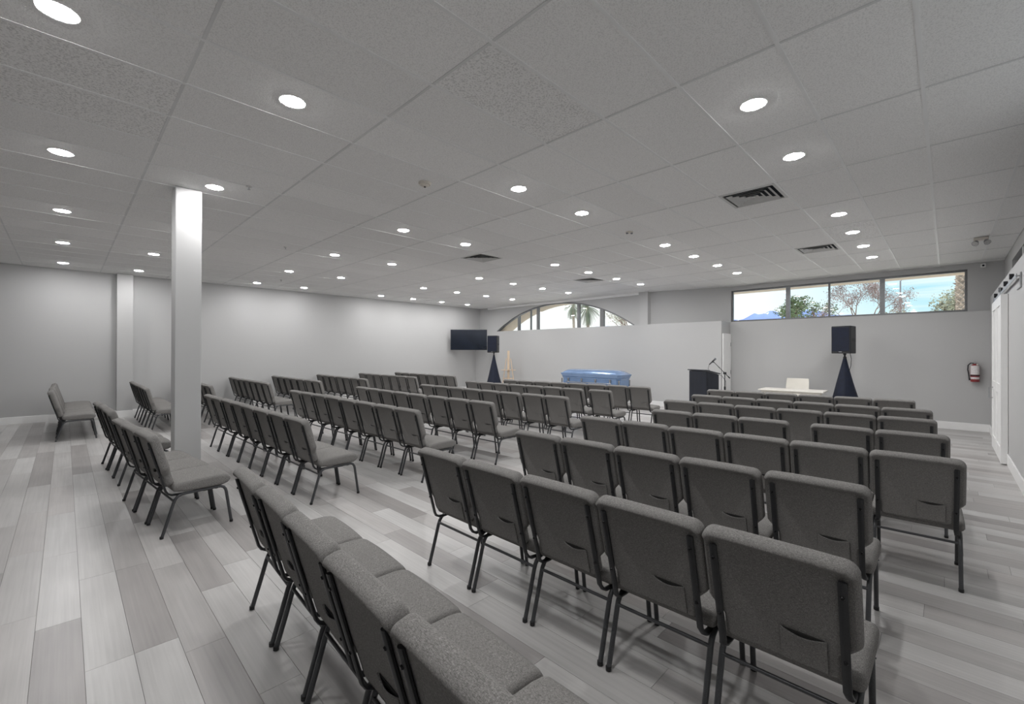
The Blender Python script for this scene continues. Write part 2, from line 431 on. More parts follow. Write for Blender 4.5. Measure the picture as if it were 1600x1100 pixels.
# arched wall: segments of an arch hole
AC, AR, APK = 10.02, 5.66, 3.372
AZ0 = APK - AR
def archz(y, r=AR): return AZ0 + math.sqrt(max(0, r * r - (y - AC) ** 2))
AS = 2.40
AY = math.sqrt(AR * AR - (AS - AZ0) ** 2)
ya = [AC - AY + 2 * AY * i / 40 for i in range(41)]
outer = [(y, archz(y)) for y in ya]
def archwall(mb, x0, x1):
    mb.span((x0, AC + AY, 1.0), (x1, YL + .1, HC + .3)); mb.span((x0, 6.45, 1.0), (x1, AC - AY, HC + .3))
    for (y0, z0), (y1, z1) in zip(outer[:-1], outer[1:]):
        mb.loft([[(x0, y0, z0), (x0, y1, z1), (x0, y1, HC + .3), (x0, y0, HC + .3)], [(x1, y0, z0), (x1, y1, z1), (x1, y1, HC + .3), (x1, y0, HC + .3)]])
aw = MB(); archwall(aw, XA, XA + .14); struct(aw.build('wall_front_arch', m_wall, smooth=0), 'white wall around the arched window')
ao = MB(); archwall(ao, XA + .145, XA + .86)
struct(ao.build('wall_outside_arch', m_stucco, smooth=0), 'beige stucco reveal outside the arched window')
struct(MB().span((12.34, 6.43, LEDGE - .3), (12.8, 6.73, HC)).build('trim_1', m_wall, smooth=0), 'white pilaster beside the arched window')
struct(MB().span((XA - .09, 6.73, 3.345), (XA, 13.6, HC)).build('trim_2', m_trim, smooth=0, bevel=.004), 'shallow header at the ceiling over the arched window')
# roof overhang outside, shading the strip window
struct(MB().span((XW + .22, -1.6, 3.30), (XW + .80, 6.4, 3.75)).build('trim_3', m_stucco, smooth=0), 'beige eave outside the strip window')
struct(MB().span((XW + .22, -1.2, 0), (XW + .75, -0.36, 3.4)).build('trim_4', m_stucco, smooth=0), 'beige outer pier right of the strip window')
struct(MB().span((XB - .4, -1.6, HC + .32), (13.9, YL + .6, HC + .5)).build('roof', m_roof, smooth=0), 'flat roof slab added to keep the sun out')  # unseen slab added to block the sun from the room
# end of the left partition: narrow white door with hinges
dn = struct(MB().span((XP1 + .04, 4.215, .02), (XP1 + .62, 4.25, 2.09)).build('door_2', m_trim, smooth=0, bevel=.004), 'narrow white door in the end of the half-height wall')
for z in (1.80, 1.05, .3):
    MB().cyl((XP1 + .575, 4.205, z - .05), (XP1 + .575, 4.205, z + .05), .010, 8).build('hinge', m_steel, dn)
# baseboards
def base(name, a, b): struct(MB().span(a, b).build(name, m_trim, smooth=0, bevel=.004), 'white baseboard')
base('baseboard_left', (XB, YL - .018, 0), (XP1, YL, .155))
base('baseboard_front_left', (XP1 - .018, 4.255, 0), (XP1, YL - .02, .155))
base('baseboard_front_right', (XP2 - .018, YR, 0), (XP2, 4.20, .155))
base('baseboard_right', (XB, YR, 0), (9.25, YR + .016, .160))
base('baseboard_right_far', (11.0, YR, 0), (XP2 - .02, YR + .016, .160))
base('baseboard_back', (XB, YR + .02, 0), (XB + .016, YL - .02, .155))
struct(MB().span((.864, 6.16, 0), (1.112, 6.41, HC)).build('column', m_wall, smooth=0, bevel=.008), 'square white column among the chairs')
struct(MB().span((.86, YL - .22, 0), (1.155, YL, HC)).build('trim_5', m_wall, smooth=0, bevel=.006), 'white pilaster on the left wall')
MBt = MB(); MBt.span((.845, YL - .235, 0), (1.17, YL, .155)); struct(MBt.build('trim_6', m_trim, smooth=0, bevel=.004), 'baseboard round the pilaster')

# ------------------------------------------------------------------ windows
def frame_box(mb, x0, x1, y0, y1, z0, z1, t):
    mb.span((x0, y0, z0), (x1, y1, z0 + t)); mb.span((x0, y0, z1 - t), (x1, y1, z1))
    mb.span((x0, y0, z0 + t), (x1, y0 + t, z1 - t)); mb.span((x0, y1 - t, z0 + t), (x1, y1, z1 - t))
mb = MB(); frame_box(mb, XW + .06, XW + .12, WY0, WY1, WZ0, WZ1, .04)
w1 = struct(mb.build('window_1', m_alu, smooth=0), 'strip window of four panes in a dark frame')
cuts = [WY0 + .04, 1.06, 2.06, 2.94, WY1 - .04]
for yy, t in ((1.06, .09), (2.06, .035), (2.94, .09)):
    MB().span((XW + .05, yy - t / 2, WZ0 + .04), (XW + .13, yy + t / 2, WZ1 - .04)).build('mullion', m_alu, w1, smooth=0)
for a, b in zip(cuts[:-1], cuts[1:]):
    MB().span((XW + .087, a + .002, WZ0 + .04), (XW + .093, b - .002, WZ1 - .04)).build('pane', m_glass, w1, smooth=0)
# arched window
mb = MB()
t = .05
for (y0, z0), (y1, z1) in zip(outer[:-1], outer[1:]):
    f = lambda y, z: (AC + (y - AC) * (AR - t) / AR, AZ0 + (z - AZ0) * (AR - t) / AR)
    (u0, v0), (u1, v1) = f(y0, z0), f(y1, z1)
    mb.loft([[(XA + .04, y0, z0), (XA + .04, y1, z1), (XA + .04, u1, v1), (XA + .04, u0, v0)], [(XA + .10, y0, z0), (XA + .10, y1, z1), (XA + .10, u1, v1), (XA + .10, u0, v0)]])
mb.span((XA + .04, AC - AY, AS - .02), (XA + .10, AC + AY, AS + .03))
w2 = struct(mb.build('window_2', m_alu, smooth=0), 'wide arched window over the half-height wall')
muls = [(11.93, .10), (11.30, .03), (10.94, .10), (9.07, .10), (8.12, .15)]
for yy, t in muls:
    MB().span((XA + .03, yy - t / 2, AS), (XA + .11, yy + t / 2, min(archz(yy - t / 2), archz(yy + t / 2)) - .005)).build('mullion', m_alu, w2, smooth=0)
edges = [AC + AY - .02] + [m_[0] for m_ in muls] + [AC - AY + .02]
for a, b in zip(edges[:-1], edges[1:]):
    n = 10; top = [(a + (b - a) * i / n) for i in range(n + 1)]
    poly = [(a, AS)] + [(y, max(AS + .002, archz(y) - .03)) for y in top] + [(b, AS)]
    MB().prism(poly, 'x', XA + .066, XA + .072).build('pane', m_glass, w2, smooth=0)

# ------------------------------------------------------------------ sliding barn door on the right partition
bd = struct(MB().span((9.26, YR + .003, .012), (10.98, YR + .06, 2.40)).build('door_1', m_trim, smooth=0, bevel=.003), 'white sliding barn door on a wall rail')
for a, b in ((9.26, 9.40), (10.06, 10.18), (10.84, 10.98)):
    MB().span((a, YR + .06, .012), (b, YR + .075, 2.40)).build('stile', m_trim, bd, smooth=0, bevel=.003)
for a, b in ((.012, .22), (.98, 1.12), (2.26, 2.40)):
    for p, q in ((9.402, 10.058), (10.182, 10.838)):
        MB().span((p, YR + .06, a), (q, YR + .073, b)).build('door_rail', m_trim, bd, smooth=0, bevel=.003)
mb = MB(); mb.tube([(10.70, YR + .075, .84), (10.70, YR + .12, .84), (10.70, YR + .12, 1.01), (10.70, YR + .075, 1.01)], .008, 8)
mb.build('door_handle', m_steel, bd)
rl = thing('sliding_door_rail', 'steel wall rail with dark rollers above the white sliding door', 'rail')
MB().span((7.72, YR + .035, 2.445), (11.05, YR + .043, 2.485)).build('track', m_steel, rl, smooth=0, bevel=.001)
for xx in (8.24, 9.02, 9.82, 10.75):
    MB().cyl((xx, YR + .022, 2.515), (xx, YR + .062, 2.515), .035, 14).build('roller', m_black, rl)
mb = MB(); mb.span((7.70, YR + .002, 2.33), (7.73, YR + .016, 2.50)); mb.span((7.70, YR + .016, 2.452), (7.73, YR + .05, 2.466)); mb.span((7.73, YR + .002, 2.33), (8.1, YR + .014, 2.346))
mb.build('end_bracket', m_steel, rl, smooth=0, bevel=.002)
for xx in (9.5, 10.72):
    mb = MB(); mb.span((xx - .02, YR + .063, 2.28), (xx + .02, YR + .069, 2.53)); mb.build('hanger_strap', m_steel, rl, smooth=0)

# ------------------------------------------------------------------ ceiling fixtures
def ring(mb, r0, r1, z0, z1, n=28):
    mb.loft([[(r * math.cos(2 * PI * j / n), r * math.sin(2 * PI * j / n), z) for j in range(n)] for r, z in ((r0, z1), (r1, z1), (r1, z0 + .003), (r1 - .004, z0), (r0, z0 + .002), (r0, z1))], cap=False)
mbr = MB(); ring(mbr, .078, .094, -.008, 0); trim_me = mbr.mesh('trim_ring', m_trim)
mbd = MB(); n = 24
mbd.loft([[(r * math.cos(2 * PI * j / n), r * math.sin(2 * PI * j / n), z) for j in range(n)] for r, z in ((.079, -.006), (.075, -.0085), (.062, -.0112), (.035, -.0128), (.010, -.0134))], cap=False)
mbd.add([(.010 * math.cos(2 * PI * j / n), .010 * math.sin(2 * PI * j / n), -.0134) for j in range(n)], [tuple(range(n))])
dif_me = bpy.data.meshes.new('diffuser'); dif_me.from_pydata(mbd.v, [], mbd.f)
bmx = bmesh.new(); bmx.from_mesh(dif_me)
bmesh.ops.remove_doubles(bmx, verts=bmx.verts, dist=1e-5); bmx.normal_update()
for f_ in bmx.faces:
    if f_.normal.z > 0 or (abs(f_.normal.z) < .2 and f_.normal.dot(f_.calc_center_median()) < 0): f_.normal_flip()
bmx.to_mesh(dif_me); bmx.free(); dif_me.materials.append(m_lamp)
LI = [-1.5, -.5, 1.5, 2.5, 4.5, 5.5, 6.5, 7.5]; LJ = [-1.5, 2.5, 6.5, 10.5, 14.5, 18.5]
for rj, j in enumerate(LJ):
    row = [(GX + i * TX, GY + j * TY) for i in LI]
    for q, (x, y) in enumerate(row):
        seen = project((x, y, HC)); vis_ = seen and -20 < seen[0] < 1620 and seen[1] > -20
        if rj == 0 and not vis_:
            lab = 'round recessed ceiling light above the viewer, %s in the row along right wall' % ORD[q + 1]
        else:
            lab = 'round recessed ceiling light, %s from the near end of %s row from right wall' % (ORD[q + 1], ORD[rj + 1])
        if (q, rj) == (1, 3): x += .06
        t_ = thing('ceiling_light', lab, 'light', (x, y, HC + .006), group='recessed ceiling lights')
        link('trim_ring', trim_me, t_); link('diffuser', dif_me, t_)

def vent(x, y, label):
    t_ = thing('ceiling_vent', label, 'vent', (x + TY / 2, y + TY / 2, HC), group='square ceiling air vents')
    MB().span((-.285, -.285, .022), (.285, .285, .028)).build('backing', m_dark, t_, smooth=0)  # dark sheet standing in for the unlit duct above
    mb = MB(); h = .296
    for s in (-1, 1):
        mb.span((-h, s * h, -.003), (h, s * (h - .03), .012)); mb.span((s * h, -(h - .03), -.003), (s * (h - .03), h - .03, .012))
    mb.build('frame', m_vent, t_, smooth=0)
    for r in (.236, .178, .120, .064):
        mb = MB(); a, b = r, r - .036
        ro = [(-a, -a, -.010), (a, -a, -.010), (a, a, -.010), (-a, a, -.010)]; ri = [(-b, -b, .014), (b, -b, .014), (b, b, .014), (-b, b, .014)]
        ro2 = [(p[0] * .985, p[1] * .985, p[2] + .003) for p in ro]; ri2 = [(p[0] * .96, p[1] * .96, p[2] + .003) for p in ri]
        mb.loft([ro, ri, ri2, ro2, ro], cap=False); mb.build('louver', m_vent, t_, smooth=0)
    MB().span((-.018, -.018, -.006), (.018, .018, .002)).build('centre_plate', m_vent, t_, smooth=0)
    return t_
for (i, j), lb in zip(VENTS, ('square ceiling air vent nearest the camera, above the right-hand chairs', 'square ceiling air vent farther back, near the strip window',
                              'square ceiling air vent above the middle block of chairs', 'square ceiling air vent nearest the arched window')):
    vent(GX + i * TX, GY + j * TY, lb)

sm = thing('smoke_detector', 'round ivory smoke detector on the ceiling left of centre', 'smoke detector', (2.77, 4.085, HC))
MB().lathe([(.068, .004), (.068, -.012), (.060, -.024)], n=24).build('base', m_plast, sm)
MB().lathe([(.045, -.024), (.045, -.034), (.030, -.042), (.010, -.044)], n=20).build('sensor_dome', m_plast, sm)
MB().lathe([(.012, -.0435), (.012, -.050), (.006, -.052)], n=12).build('sensor_eye', m_black, sm)
o = thing('occupancy_sensor', 'small grey twin-eyed sensor on the ceiling before the far vents', 'sensor', (6.10, 3.485, HC))
MB().lathe([(.055, .004), (.055, -.008), (.05, -.012)], n=20).build('base', m_plast, o)
for s in (-1, 1): MB().lathe([(.018, -.011), (.018, -.026), (.010, -.030)], c=(s * .025, -s * .025, 0), n=12).build('eye', m_pole, o)
for k, (x, y, lb) in enumerate([(2.74, 8.35, 'small white sprinkler head in the ceiling between near lights and left wall'), (1.45, 5.6, 'small white sprinkler head in the ceiling beside the column'),
                                (3.9, 12.2, 'small white sprinkler head in the ceiling close to the left wall')]):
    s_ = thing('sprinkler_head', lb, 'sprinkler', (x, y, HC), group='sprinkler heads')
    MB().lathe([(.032, .004), (.032, -.004), (.022, -.008)], n=16).build('escutcheon', m_vent, s_)
    mb = MB(); mb.cyl((0, 0, -.006), (0, 0, -.032), .008, 8); mb.cyl((0, 0, -.032), (0, 0, -.035), .016, 10); mb.build('nozzle', m_steel, s_)
el = thing('emergency_light', 'twin-headed emergency light on the ceiling near the right partition', 'light', (10.28, -.385, HC))
MB().span((-.035, -.085, -.05), (.035, .085, 0)).build('housing', m_plast, el, smooth=0, bevel=.008)
for s in (-1, 1):
    hd = Vector((-.75, s * .25, -.5)).normalized(); c0 = Vector((-.03, s * .055, -.075))
    h_ = MB().cyl(c0 - hd * .01, c0 + hd * .05, .026, 16, .042).build('lamp_head', m_pole, el)
    MB().cyl(c0 + hd * .049, c0 + hd * .053, .038, 16).build('lens', m_lens, h_)
cm_ = thing('wall_sensor', 'small white box sensor under the ceiling right of the strip window', 'sensor', (XW, -.52, 3.36))
MB().span((-.06, -.035, -.05), (0, .035, .03)).build('housing', m_trim, cm_, smooth=0, bevel=.008)
MB().cyl((-.058, 0, -.01), (-.066, 0, -.012), .018, 12).build('lens', m_nav, cm_)

# ------------------------------------------------------------------ stacking chair
W = 0.249      # half width of the cushions
def inset(poly, d):
    n = len(poly); out = []
    for i in range(n):
        p0, p1, p2 = Vector(poly[i - 1]), Vector(poly[i]), Vector(poly[(i + 1) % n])
        a = (p1 - p0).normalized(); b = (p2 - p1).normalized()
        na = Vector((-a.y, a.x)); nb = Vector((-b.y, b.x)); m_ = na + nb
        if m_.length < 1e-6: m_ = na
        m_.normalize(); c = max(.45, m_.dot(na))
        out.append(p1 + m_ * (d / c))
    return out
def seat_mesh():
    prof = [(.085, .372), (.16, .360), (.30, .357), (.42, .356), (.455, .360), (.485, .374), (.502, .396), (.503, .418), (.490, .437), (.465, .449),
            (.42, .455), (.33, .454), (.22, .449), (.13, .443), (.092, .436), (.074, .420), (.072, .395)]
    area = sum(prof[i - 1][0] * prof[i][1] - prof[i][0] * prof[i - 1][1] for i in range(len(prof)))
    if area < 0: prof.reverse()
    st = []
    r = .026
    for k in range(7):
        q = PI / 2 * k / 6
        st.append((W - r + r * math.sin(PI / 2 - q), r * (1 - math.cos(PI / 2 - q))))   # from the side face inwards
    # st[0] = outermost (y=W, inset r) ... st[-1] = (W-r, 0)
    ys = [(-y, d) for y, d in st] + [(y, 0) for y in (-.15, -.07, 0, .07, .15)] + [(y, d) for y, d in reversed(st)]
    rings = []
    for y, d in ys:
        ring_ = inset(prof, d)
        cr = .010 * (1 - (y / W) ** 2)
        rings.append([(p.x, y, p.y + (cr if p.y > .42 else 0)) for p in ring_])
    return MB().loft(rings).mesh('seat', m_fab, smooth=60)
# back plane: origin at (0.030, z .417), direction up
BZ = Vector((-.2663, 0, .9639)); BN = Vector((.9639, 0, .2663)); BO = Vector((.030, 0, .417))
def bpt(y, s, t): return BO + BZ * s + BN * t + Vector((0, y, 0))     # s up the back, t forward
def back_mesh():
    TOP = .462; b = .194          # b = half width of the narrow lower part
    half = [(0, -.012), (b * .6, -.013), (b - .034, -.012), (b - .014, -.006), (b - .004, .006), (b, .022), (b, .082), (b + .006, .098), (W - .010, .142), (W - .001, .157), (W, .175), (W, .25), (W, .34), (W - .001, TOP - .055)]
    for k in range(1, 7):
        q = PI / 2 * k / 6
        half.append((W - .045 + .045 * math.cos(q), TOP - .045 + .045 * math.sin(q)))
    half += [(.12, TOP + .002)]
    poly = half + [(0, TOP + .002)] + [(-y, s) for y, s in reversed(half)][:-1]
    T1, r, ri = .062, .027, .017
    def roll(s_, t_):             # the padded roll along the top edge stands out to the rear
        u = max(0, min(1, (s_ - (TOP - .058)) / .030)); u = u * u * (3 - 2 * u)
        return t_ - .015 * u if t_ < T1 / 2 else t_
    st = [(r * (1 - math.sin(PI / 2 * k / 5)), ri * (1 - math.cos(PI / 2 * k / 5))) for k in range(6)]
    rings = []
    core = lambda sy, t_, lift: [bpt(p[0] * sy, .21 + (p[1] - .21) * (.86 if p[1] > .3 else .93), t_ + lift) for p in poly]
    rings.append(core(.93, .002, 0))
    for t_, d in reversed(st): rings.append([bpt(p.x, p.y, roll(p.y, t_)) for p in inset(poly, d)])
    for t_, d in st: rings.append([bpt(p.x, p.y, T1 - t_) for p in inset(poly, d)])
    rings.append(core(.90, T1, .006)); 
    return MB().loft(rings).mesh('backrest', m_fab, smooth=60)
def pocket_mesh():
    # thin bowed patch on the rear face; top edge sags and stands off
    y0, y1, s0, s1 = -.150, -.008, .012, .142; nu, nv = 10, 6
    mb = MB(); g = []
    for side in (0, 1):
        for i in range(nu + 1):
            u = i / nu
            for j in range(nv + 1):
                v = j / nv
                sag = .010 * math.sin(PI * u) * v
                bow = .011 * math.sin(PI * u) * v ** 3
                t_ = -.0010 - bow - (.0055 if side == 0 else 0)
                g.append(bpt(y1 + (y0 - y1) * u, s0 + (s1 - s0) * v - sag, t_))
    n = (nu + 1) * (nv + 1); fs = []
    idx = lambda sd, i, j: sd * n + i * (nv + 1) + j
    for i in range(nu):
        for j in range(nv):
            fs.append((idx(0, i, j), idx(0, i + 1, j), idx(0, i + 1, j + 1), idx(0, i, j + 1)))
            fs.append((idx(1, i, j), idx(1, i, j + 1), idx(1, i + 1, j + 1), idx(1, i + 1, j)))
        fs.append((idx(0, i, nv), idx(0, i + 1, nv), idx(1, i + 1, nv), idx(1, i, nv)))
        fs.append((idx(0, i, 0), idx(1, i, 0), idx(1, i + 1, 0), idx(0, i + 1, 0)))
    for j in range(nv):
        fs.append((idx(0, 0, j), idx(0, 0, j + 1), idx(1, 0, j + 1), idx(1, 0, j)))
        fs.append((idx(0, nu, j), idx(1, nu, j), idx(1, nu, j + 1), idx(0, nu, j + 1)))
    return mb.add(g, fs).mesh('pocket', m_fab, smooth=50)
def pocket_shade_mesh():  # dark sheet that paints the shade inside the pocket opening
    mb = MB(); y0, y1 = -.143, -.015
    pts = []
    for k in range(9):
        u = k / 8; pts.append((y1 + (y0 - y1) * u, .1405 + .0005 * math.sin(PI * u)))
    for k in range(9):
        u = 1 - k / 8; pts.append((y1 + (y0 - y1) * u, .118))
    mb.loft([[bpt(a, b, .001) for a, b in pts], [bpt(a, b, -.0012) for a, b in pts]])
    return mb.mesh('pocket_shade', m_hole, smooth=0)
BY = .203
def bar_mesh(s):
    p = [bpt(0, .408, -.006), bpt(0, .404, -.007), bpt(0, .30, -.008), bpt(0, .15, -.008), bpt(0, .02, -.008)]
    p += [Vector((.030, 0, .385)), Vector((.045, 0, .360)), Vector((.072, 0, .345)), Vector((.12, 0, .341)), Vector((.20, 0, .343))]
    p = [Vector((v.x, s * (BY if i < 6 else BY + .006), v.z)) for i, v in enumerate(p)]
    return MB().tube(p, [.012] + [.0145] * 9, 8, side=(0, 1, 0), r2=.009).mesh('back_bar', m_bar, smooth=50)
def screw_mesh(s):
    mb = MB()
    for q in (.355, .10):
        c = bpt(s * BY, q, -.0165); mb.cyl(c, c - BN * .005, .0075, 10, .005)
    return mb.mesh('screw', m_screw)
LY = .2255
def rear_leg(s):
    p = [(0, 0, .004), (.045, 0, .155), (.080, 0, .278), (.091, 0, .306), (.108, 0, .328), (.135, 0, .341), (.17, 0, .344)]
    return MB().tube([(a, s * LY, c) for a, b, c in p], .0125, 8, side=(0, 1, 0)).mesh('leg', m_frame, smooth=50)
def front_leg(s):
    p = [(.512, 0, .004), (.490, 0, .155), (.471, 0, .285), (.464, 0, .312), (.449, 0, .333), (.425, 0, .344), (.385, 0, .345)]
    return MB().tube([(a, s * LY, c) for a, b, c in p], .0125, 8, side=(0, 1, 0)).mesh('leg', m_frame, smooth=50)
def rail_mesh(s):
    return MB().tube([(.165, s * LY, .344), (.28, s * LY, .345), (.39, s * LY, .345)], .0124, 8, side=(0, 1, 0)).mesh('seat_rail', m_frame, smooth=50)
ch_me = {'seat': seat_mesh(), 'backrest': back_mesh(), 'pocket': pocket_mesh(), 'slot_shade': pocket_shade_mesh(),
         'stretcher': MB().tube([(.082, -LY + .004, .292), (.082, LY - .004, .292)], .0085, 8).mesh('stretcher', m_frame, smooth=50),
         'hook': MB().box((.33, -.17, .333), (.05, .03, .03)).tube([(.36, -.19, .335), (.40, -.20, .325), (.41, -.225, .335), (.40, -.245, .345)], .004, 6).mesh('ganging_hook', m_frame, smooth=50)}
def glide_mesh(x, s):
    sl = -.0145 if x > .3 else .0290
    return MB().loft([[(x + r * math.cos(2 * PI * j / 10), s * LY + r * math.sin(2 * PI * j / 10), z) for j in range(10)] for r, z in ((.010, 0), (.0145, .003), (.0145, .022))]).mesh('glide', m_glide, smooth=50)
def make_chair(detail):
    t_ = thing('stacking_chair', 'grey upholstered stacking chair', 'chair', group='grey stacking chairs set out in rows')
    link('seat', ch_me['seat'], t_)
    b_ = link('backrest', ch_me['backrest'], t_); link('pocket', ch_me['pocket'], b_)
    if detail: link('pocket_shade', ch_me['slot_shade'], b_)
    for s in (-1, 1):
        br = link('back_bar', bar_me[s], t_)
        if detail: link('screw', screw_me[s], br)
        l1 = link('leg', rear_me[s], t_); l2 = link('leg', front_me[s], t_); link('seat_rail', rail_me[s], t_)
        if detail:
            link('glide', glide_me[(0, s)], l1); link('glide', glide_me[(1, s)], l2)
    link('stretcher', ch_me['stretcher'], t_)
    if detail: link('ganging_hook', ch_me['hook'], t_)
    return t_
bar_me = {s: bar_mesh(s) for s in (-1, 1)}; screw_me = {s: screw_mesh(s) for s in (-1, 1)}
rear_me = {s: rear_leg(s) for s in (-1, 1)}; front_me = {s: front_leg(s) for s in (-1, 1)}; rail_me = {s: rail_mesh(s) for s in (-1, 1)}
glide_me = {(0, s): glide_mesh(.001, s) for s in (-1, 1)}; glide_me.update({(1, s): glide_mesh(.511, s) for s in (-1, 1)})
protos = {True: make_chair(True), False: make_chair(False)}
first = {True: True, False: True}
# (block, detail, [segments: (xLeft, yLeft, xRight, yRight, count)]); y of the outer cushion edges, x of the rear feet
ROWS = [
 ('right', True, [(.805, 3.01, .665, .53, 5)]),
 ('right', True, [(1.870, 2.716, 1.868, .195, 5)]),
 ('right', True, [(2.885, 2.725, 2.925, .775, 4), (2.950, .765, 2.955, .272, 1)]),
 ('right', True, [(4.025, 2.85, 4.115, -.09, 6)]),
 ('right', True, [(5.12, 2.575, 5.18, 1.13, 3), (5.20, .96, 5.24, -.02, 2)]),
 ('right', False, [(6.29, 2.99, 6.37, .07, 6)]),
 ('right', False, [(7.41, 3.04, 7.43, .12, 6)]),
 ('right', False, [(8.66, 3.26, 8.80, .33, 6)]),
 ('middle', True, [(.375, 8.37, .445, 6.79, 3), (.440, 6.12, .575, 4.61, 3)]),
 ('middle', True, [(1.680, 8.63, 1.770, 4.59, 8)]),
 ('middle', True, [(2.965, 8.53, 2.995, 4.435, 8)]),
 ('middle', True, [(4.215, 8.51, 4.155, 5.985, 5), (4.185, 5.965, 4.20, 4.43, 3)]),
 ('middle', False, [(5.53, 8.17, 5.51, 5.185, 6), (5.53, 5.16, 5.56, 4.19, 2)]),
 ('middle', False, [(6.95, 8.38, 6.98, 4.93, 7), (7.02, 4.83, 7.04, 4.34, 1)]),
 ('middle', False, [(8.00, 8.14, 8.38, 4.28, 8)]),
 ('left', False, [(-.10, 13.80, -.10, 10.88, 6)]),
 ('left', False, [(1.15, 13.60, 1.15, 10.78, 6)]),
 ('left', False, [(2.17, 14.12, 2.17, 10.74, 7)]),
 ('left', False, [(3.26, 14.12, 3.26, 10.74, 7)]),
 ('left', False, [(4.35, 14.12, 4.37, 10.68, 7)]),
 ('left', False, [(5.64, 14.12, 5.56, 10.70, 7)]),
 ('left', False, [(7.02, 14.08, 7.02, 10.64, 7)]),
 ('left', False, [(8.24, 13.86, 8.21, 10.42, 7)]),
]
BLK = {'right': 'right-hand block', 'middle': 'middle block', 'left': 'left-wall block'}
cnt = {'right': 0, 'middle': 0, 'left': 0}
for blk, det, segs in ROWS:
    cnt[blk] += 1
    tot = sum(s[4] for s in segs); q = 0
    for (xl, yl, xr, yr, n) in segs:
        ang = math.atan2(-(xr - xl), (yr - yl) * -1) * -1     # row direction to chair heading
        ang = math.atan((xr - xl) / (yl - yr))
        p = math.hypot(xr - xl, yl - yr) / n
        for k in range(n):
            q += 1
            t = (k + .5) / n
            if first[det]: c = protos[det]; first[det] = False
            else: c = copy_tree(protos[det])
            jr = random.Random(hash((cnt[blk], blk == 'left', q)))
            c.location = (xl + (xr - xl) * t + jr.uniform(-.008, .008), yl + (yr - yl) * t, 0)
            c.rotation_euler = (0, 0, ang + jr.uniform(-.008, .008))
            c.scale = (1, min(1.01, p / .501), 1)
            pos = 'leftmost' if q == 1 else ('rightmost' if q == tot else '%s from left' % ORD[q])
            c['label'] = 'grey stacking chair, %s in %s row from camera of %s' % (pos, ORD[cnt[blk]], BLK[blk])
            if blk == 'left':
                pos = 'nearest the wall' if q == 1 else ('farthest from wall' if q == tot else '%s from the wall' % ORD[q])
                c['label'] = 'grey stacking chair, %s in %s row counted from left, left-wall block' % (pos, ORD[cnt[blk]])

# ------------------------------------------------------------------ television in the corner
tv = thing('television', 'large black flat television mounted across the far left corner', 'television', (11.25, 13.511, 2.072), math.radians(-134.6))
# local: +x faces the room, y across
MB().span((-.03, -.722, -.404), (.0, .722, .404)).build('casing', m_black, tv, smooth=0, bevel=.006)
MB().span((-.001, -.712, -.385), (.003, .712, .395)).build('screen', m_screen, tv, smooth=0)
MB().span((-.075, -.25, -.18), (-.03, .25, .15)).build('rear_housing', m_black, tv, smooth=0, bevel=.01)
mb = MB(); mb.tube([(-.075, 0, 0), (-.50, .10, 0), (-.955, 0, 0)], .025, 8); mb.span((-.09, -.12, -.12), (-.075, .12, .12)); mb.build('wall_mount', m_plast, tv)

# ------------------------------------------------------------------ loudspeakers on draped stands
def speaker(x, y, rz, label, lab2, zb=1.56):
    st = thing('speaker_stand', lab2, 'speaker stand', (x, y, 0), rz, 'speaker stands under black covers')
    mb = MB(); mb.cyl((0, 0, .15), (0, 0, zb), .018, 12); mb.cyl((0, 0, 1.0), (0, 0, 1.06), .028, 12); mb.build('pole', m_black, st)
    for k in range(3):
        a = math.radians(20 + 120 * k)
        MB().tube([(.02 * math.cos(a), .02 * math.sin(a), .78), (.20 * math.cos(a), .20 * math.sin(a), .37), (.37 * math.cos(a), .37 * math.sin(a), .02)], .012, 8).build('leg', m_black, st)
    MB().cyl((0, 0, zb - .12), (0, 0, zb - .07), .032, 12).build('collar', m_black, st)
    rings = []
    n = 36
    for i in range(13):
        v = i / 12; z = zb - .10 - v * (zb - .16); R_ = .030 + .40 * v ** 1.12
        g = []
        for j in range(n):
            q = 2 * PI * j / n
            tri = math.cos(PI / 3) / math.cos(((q - math.radians(20)) % (2 * PI / 3)) - PI / 3)
            rr = R_ * (1 - .65 * v * (1 - tri)) * (1 - .018 * v * math.cos(9 * q))
            g.append((rr * math.cos(q), rr * math.sin(q), z))
        rings.append(g)
    MB().loft(rings).build('stand_cover', m_cloth, st, smooth=70)
    sp = thing('loudspeaker', label, 'loudspeaker', (x, y, zb), rz, 'loudspeakers on draped stands')
    poly = [(-.17, -.185), (.10, -.185), (.185, -.125), (.185, .125), (.10, .185), (-.17, .185)]
    poly = [(-.19, -.13), (.16, -.19), (.18, -.17), (.18, .17), (.16, .19), (-.19, .13)]
    MB().prism(poly, 'z', 0, .60).build('cabinet', m_black, sp, smooth=0, bevel=.012)
    MB().span((.180, -.165, .05), (.188, .165, .57)).build('grille', m_cloth, sp, smooth=0, bevel=.004)
    MB().span((.187, -.03, .028), (.190, .03, .045)).build('badge', m_silver, sp, smooth=0)
    for s in (-1, 1): MB().span((-.06, s * .155, .26), (.06, s * .178, .33)).build('handle', m_black, sp, smooth=0, bevel=.005)
    MB().cyl((0, 0, -.03), (0, 0, .004), .03, 12).build('pole_cup', m_black, sp)
    return sp
speaker(10.70, 11.46, math.radians(205), 'black loudspeaker on a draped stand beside the television', 'draped black tripod stand under the speaker by the television', 1.565)
speaker(12.045, 1.603, math.radians(163), 'black loudspeaker on a draped stand right of the white table', 'draped black tripod stand between white table and fire extinguisher', 1.56)
cb_ = thing('speaker_cable', 'thin black cable hanging from the right loudspeaker', 'cable', (0, 0, 0))
MB().tube([(12.16, 1.53, 1.60), (12.14, 1.50, 1.45), (12.09, 1.50, 1.30), (12.05, 1.52, 1.20)], .006, 6).build('lead', m_black, cb_)

